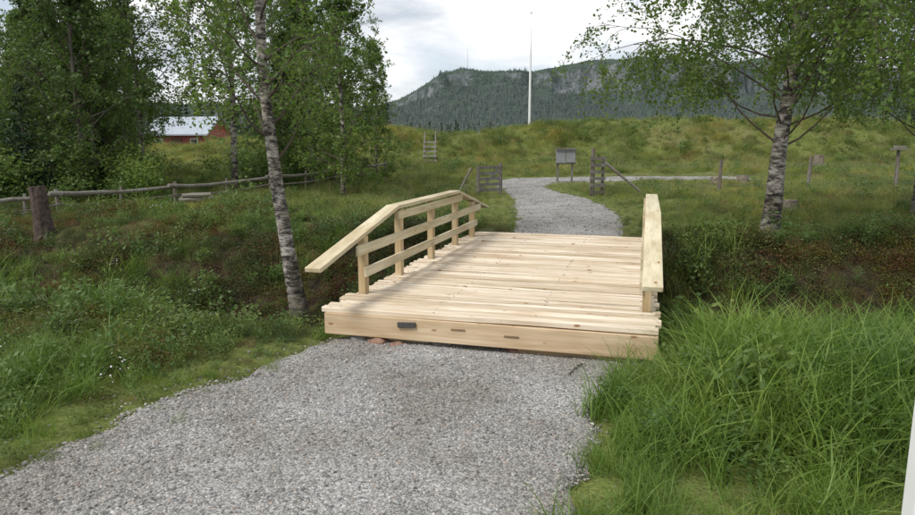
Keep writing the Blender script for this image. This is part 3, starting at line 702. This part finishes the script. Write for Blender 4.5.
# ------------------------------------------------------------ fences, gate, sign, stile
def postv(b,x,y,h,r=.05,lx=0,ly=0,n=8):
    z=gz(x,y); b.tube([(x,y,z-.3),(x+lx*.5,y+ly*.5,z+h*.5),(x+lx,y+ly,z+h)],[r*1.05,r,r*.9],n,jit=.12)
e=empty('rail_fence'); b=B(); pts=[(-9.9,14.0,.36),(-9,15,.42),(-7.3,17.2,.47),(-5.6,20,.58),(-4.1,22.6,.70),(-2.75,25.2,.82)]
for (x,y,z) in pts[1:]: postv(b,x,y,z-gz(x,y)+.10,.045,random.uniform(-.05,.05),0)
for i in range(len(pts)-1):
    (x0,y0,z0),(x1,y1,z1)=pts[i],pts[i+1]; xm,ym=(x0+x1)/2,(y0+y1)/2; postv(b,xm,ym,(z0+z1)/2-gz(xm,ym)+.06,.035,.03,.02)
b.obj('posts',[M_oldz],e)
b=B(); rr=random.Random(5)
for i in range(len(pts)-1):
    p,q=Vector(pts[i]),Vector(pts[i+1]); d=(q-p)*.06; off=Vector((.06,-.06,0)); PP=[];RR=[]
    for k in range(7):
        t=k/6; PP.append(p-d+off+(q-p+d*2)*t+Vector((rr.uniform(-.02,.02),rr.uniform(-.02,.02),rr.uniform(-.025,.02)-.05*math.sin(t*3.14)))); RR.append(.052-.012*t+rr.uniform(-.004,.004))
    b.tube(PP,RR,8,jit=.15)
    b.tube([p-d+off-Vector((0,0,.26)),(p+q)/2+off-Vector((0,0,.31)),q+d+off-Vector((0,0,.22))],[.018,.02,.016],6,jit=.1)
b.obj('rails',[M_old],e)
def stump(name,x,y,h,r,mat,seed,lean=0):
    rr=random.Random(seed); b=B(); z=gz(x,y); n=14
    pts=[(0,0,-.2),(0,0,.05),(lean*.3,0,h*.4),(lean*.7,0,h*.8),(lean,0,h)]; b.tube(pts,[r*1.35,r*1.15,r*.98,r*.93,r*.9],n,jit=.16)
    for k in range(4):
        a=rr.random()*6.28; b.tube([(0,0,.08),(math.cos(a)*r*1.2,math.sin(a)*r*1.2,0),(math.cos(a)*r*2,math.sin(a)*r*2,-.12)],[r*.35,r*.28,r*.1],6,jit=.2)
    o=b.obj(name,[mat]); o.location=(x,y,z); return o
stump('tree_stump',-7.75,12.4,.95,.16,plain('dark_stump_wood',(.07,.05,.04),.95,14,.6),1,-.05)
M_stp=plain('stump_wood',(.20,.165,.13),.95,14,.5)
for i,(x,y,h,r) in enumerate([(7.8,15.6,.3,.17),(10.3,24.2,.35,.22),(9.5,24.6,.28,.2),(19.6,36.5,.85,.28),(16.2,22.6,.4,.26),(-4.6,16.5,.2,.16)]): stump('tree_stump',x,y,h,r,M_stp,i+3)
e=empty('old_log_pile',(-6.6,16.9,gz(-6.6,16.9)+.06))
for k in range(4):
    b=B(); b.tube([(-.34,0,0),(-.1,.015,.01),(.1,.02,0),(.36,0,.01)],[.06,.066,.062,.055],9,jit=.2); o=b.obj(f'log_{k+1}',[M_old],e); o.location=(random.uniform(-.1,.1),(k%3)*.15-.15,.07+(k//3)*.11); o.rotation_euler=(0,random.uniform(-.08,.08),random.uniform(-.3,.3))
e=empty('wooden_gate'); b=B(); gx0,gx1,gy=.62,1.34,20.6
postv(b,gx0,gy-.5,.85,.05); postv(b,gx1,gy+.3,.95,.06); postv(b,.25,20.0,.3,.035); b.tube([(.0,20.3,0),(.42,20.5,.8)],[.035,.035],6)
b.obj('posts',[M_oldz],e)
b=B()
for k in range(5): z=.14+k*.17; b.beam((gx0-.05,gy-.54,z),(gx1+.05,gy+.24,z),.025,.09)
b.beam((gx0,gy-.58,.1),(gx1,gy+.2,.85),.02,.07); b.obj('rails',[M_old],e)
e=empty('gate_post'); b=B(); px,py=4.03,20; postv(b,px,py,1.42,.065); postv(b,px+.33,py+.15,1.05,.045)
b.tube([(px+.35,py+.1,1.0),(px+1.45,py-.1,.1)],[.045,.04],7,jit=.1); b.obj('posts_and_brace',[M_oldz],e)
b=B()
for k in range(6): z=.12+k*.2; b.beam((px-.1,py-.08,z+gz(px,py)),(px+.4,py+.07,z+gz(px,py)),.025,.10)
b.obj('slats',[M_old],e)
e=empty('wire_fence'); b=B(); fp=[(4.5,20.2,1.0),(8.05,20.6,1.05),(11.0,21.0,1.15),(13.7,20.9,1.35),(18,22.5,1.1),(22,23.5,1.1)]
for (x,y,h) in fp[1:]: postv(b,x,y,h,.055,random.uniform(-.06,.06),0)
b.obj('posts',[M_oldz],e)
zc=gz(13.7,20.9)
b=B(); b.box((13.7,20.9,zc+1.33),(.42,.3,.05)); b.box((13.7,20.9,zc+1.40),(.25,.22,.07)); b.obj('post_cap',[M_old],e)
b=B()
for i in range(len(fp)-1):
    for hh in (.3,.6,.88):
        x0,y0,_=fp[i];x1,y1,_=fp[i+1]; b.tube([(x0,y0-.05,gz(x0,y0)+hh),((x0+x1)/2,(y0+y1)/2-.05,(gz(x0,y0)+gz(x1,y1))/2+hh-.03),(x1,y1-.05,gz(x1,y1)+hh)],[.004]*3,4)
b.obj('wires',[plain('fence_wire',(.2,.2,.2),.4,5,.1,.6)],e)
sx,sy=4.1,25.6; z0=gz(sx,sy)-.12; e=empty('information_sign',(sx,sy,z0),math.radians(6)); b=B()
for xx in (-.28,.28): b.box((xx,.03,.55),(.07,.07,1.5))
b.obj('posts',[M_oldz],e,.004)
R=Matrix.Rotation(math.radians(-12),3,'X'); M_pan=plain('sign_panel_grey',(.20,.205,.21),.5,6,.15)
b=B(); b.box((-.19,-.03,1.1),(.36,.03,.52),R); b.box((.2,-.03,1.12),(.36,.03,.52),R); b.obj('panels',[M_pan],e,.004)
b=B()
for xx in (-.19,.2):
    b.box((xx,-.05,1.385),(.40,.06,.04),R); b.box((xx,-.03,.83),(.40,.06,.04),R)
b.obj('frames',[M_old],e)
sx,sy=-1.62,38.6; z0=gz(sx,sy)-.25; e=empty('wooden_stile',(sx,sy,z0)); b=B()
for xx in (-.32,.32): b.beam((xx,0,-.3),(xx,1.6,1.65),.07,.12); b.beam((xx,1.5,0),(xx,1.6,2.1),.07,.07,up=(0,1,0)); b.beam((xx,.1,.7),(xx,1.6,2.2),.05,.07)
b.obj('stringers',[M_oldz],e)
b=B()
for k in range(7): t=(k+.8)/7.3; b.box((0,1.6*t-.10,-.3+1.95*t+.08),(.80,.28,.09))
b.obj('steps',[plain('stile_step_wood',(.30,.28,.25),.9)],e)
e=empty('white_post',(1.945,2.6,gz(1.945,2.6))); b=B(); b.box((0,0,.5),(.08,.08,1.5)); b.obj('post',[M_wp],e,.006)
b=B(); b.hexa([(-.045,-.045,1.25),(.045,-.045,1.25),(.045,.045,1.25),(-.045,.045,1.25),(-.015,-.015,1.3),(.015,-.015,1.3),(.015,.015,1.3),(-.015,.015,1.3)]); b.obj('post_cap',[M_wp],e)

# ------------------------------------------------------------ world + sun
el,azm=math.radians(50),math.radians(-125)
w=bpy.data.worlds.new('World'); scene.world=w; w.use_nodes=True; nt=w.node_tree; nt.nodes.clear()
out=N(nt,'ShaderNodeOutputWorld'); sk=N(nt,'ShaderNodeTexSky'); sk.sky_type='NISHITA'; sk.sun_disc=False; sk.sun_elevation=el; sk.sun_rotation=azm
b1=N(nt,'ShaderNodeBackground'); b1.inputs[1].default_value=.14; nt.links.new(sk.outputs[0],b1.inputs[0])
tc=N(nt,'ShaderNodeTexCoord').outputs['Generated']
mp=mapping(nt,tc,(1.6,1.6,4.6))
n1=noise(nt,mp,1.6,7,.52,.3).outputs[0]; n2=noise(nt,mp,2.9,7,.55,.35).outputs[0]
cc=ramp(nt,[(.38,(.58,.64,.71)),(.47,(.74,.78,.83)),(.54,(.88,.905,.94)),(.63,(1.05,1.05,1.05))],n2).outputs[0]
b2=N(nt,'ShaderNodeBackground'); b2.inputs[1].default_value=1.1; nt.links.new(cc,b2.inputs[0])
mr=N(nt,'ShaderNodeMapRange'); mr.inputs['From Min'].default_value=.36; mr.inputs['From Max'].default_value=.46; mr.inputs['To Min'].default_value=.5; nt.links.new(n1,mr.inputs['Value'])
ms=N(nt,'ShaderNodeMixShader'); nt.links.new(mr.outputs[0],ms.inputs[0]); nt.links.new(b1.outputs[0],ms.inputs[1]); nt.links.new(b2.outputs[0],ms.inputs[2]); nt.links.new(ms.outputs[0],out.inputs[0])
sd=bpy.data.lights.new('sun','SUN'); sd.energy=2.8; sd.angle=math.radians(14); sd.color=(1,.965,.92)
so=bpy.data.objects.new('sun',sd); link(so)
dirv=Vector((math.sin(azm)*math.cos(el),math.cos(azm)*math.cos(el),math.sin(el))); so.rotation_euler=dirv.to_track_quat('Z','Y').to_euler()

cam=bpy.data.cameras.new('camera'); cam.lens=26.2; cam.sensor_width=36; cam.clip_end=8000; cam.clip_start=.05
co=bpy.data.objects.new('camera',cam); co.location=(0,0,1.5); co.rotation_euler=(math.radians(90-9.6),0,0); link(co); scene.camera=co
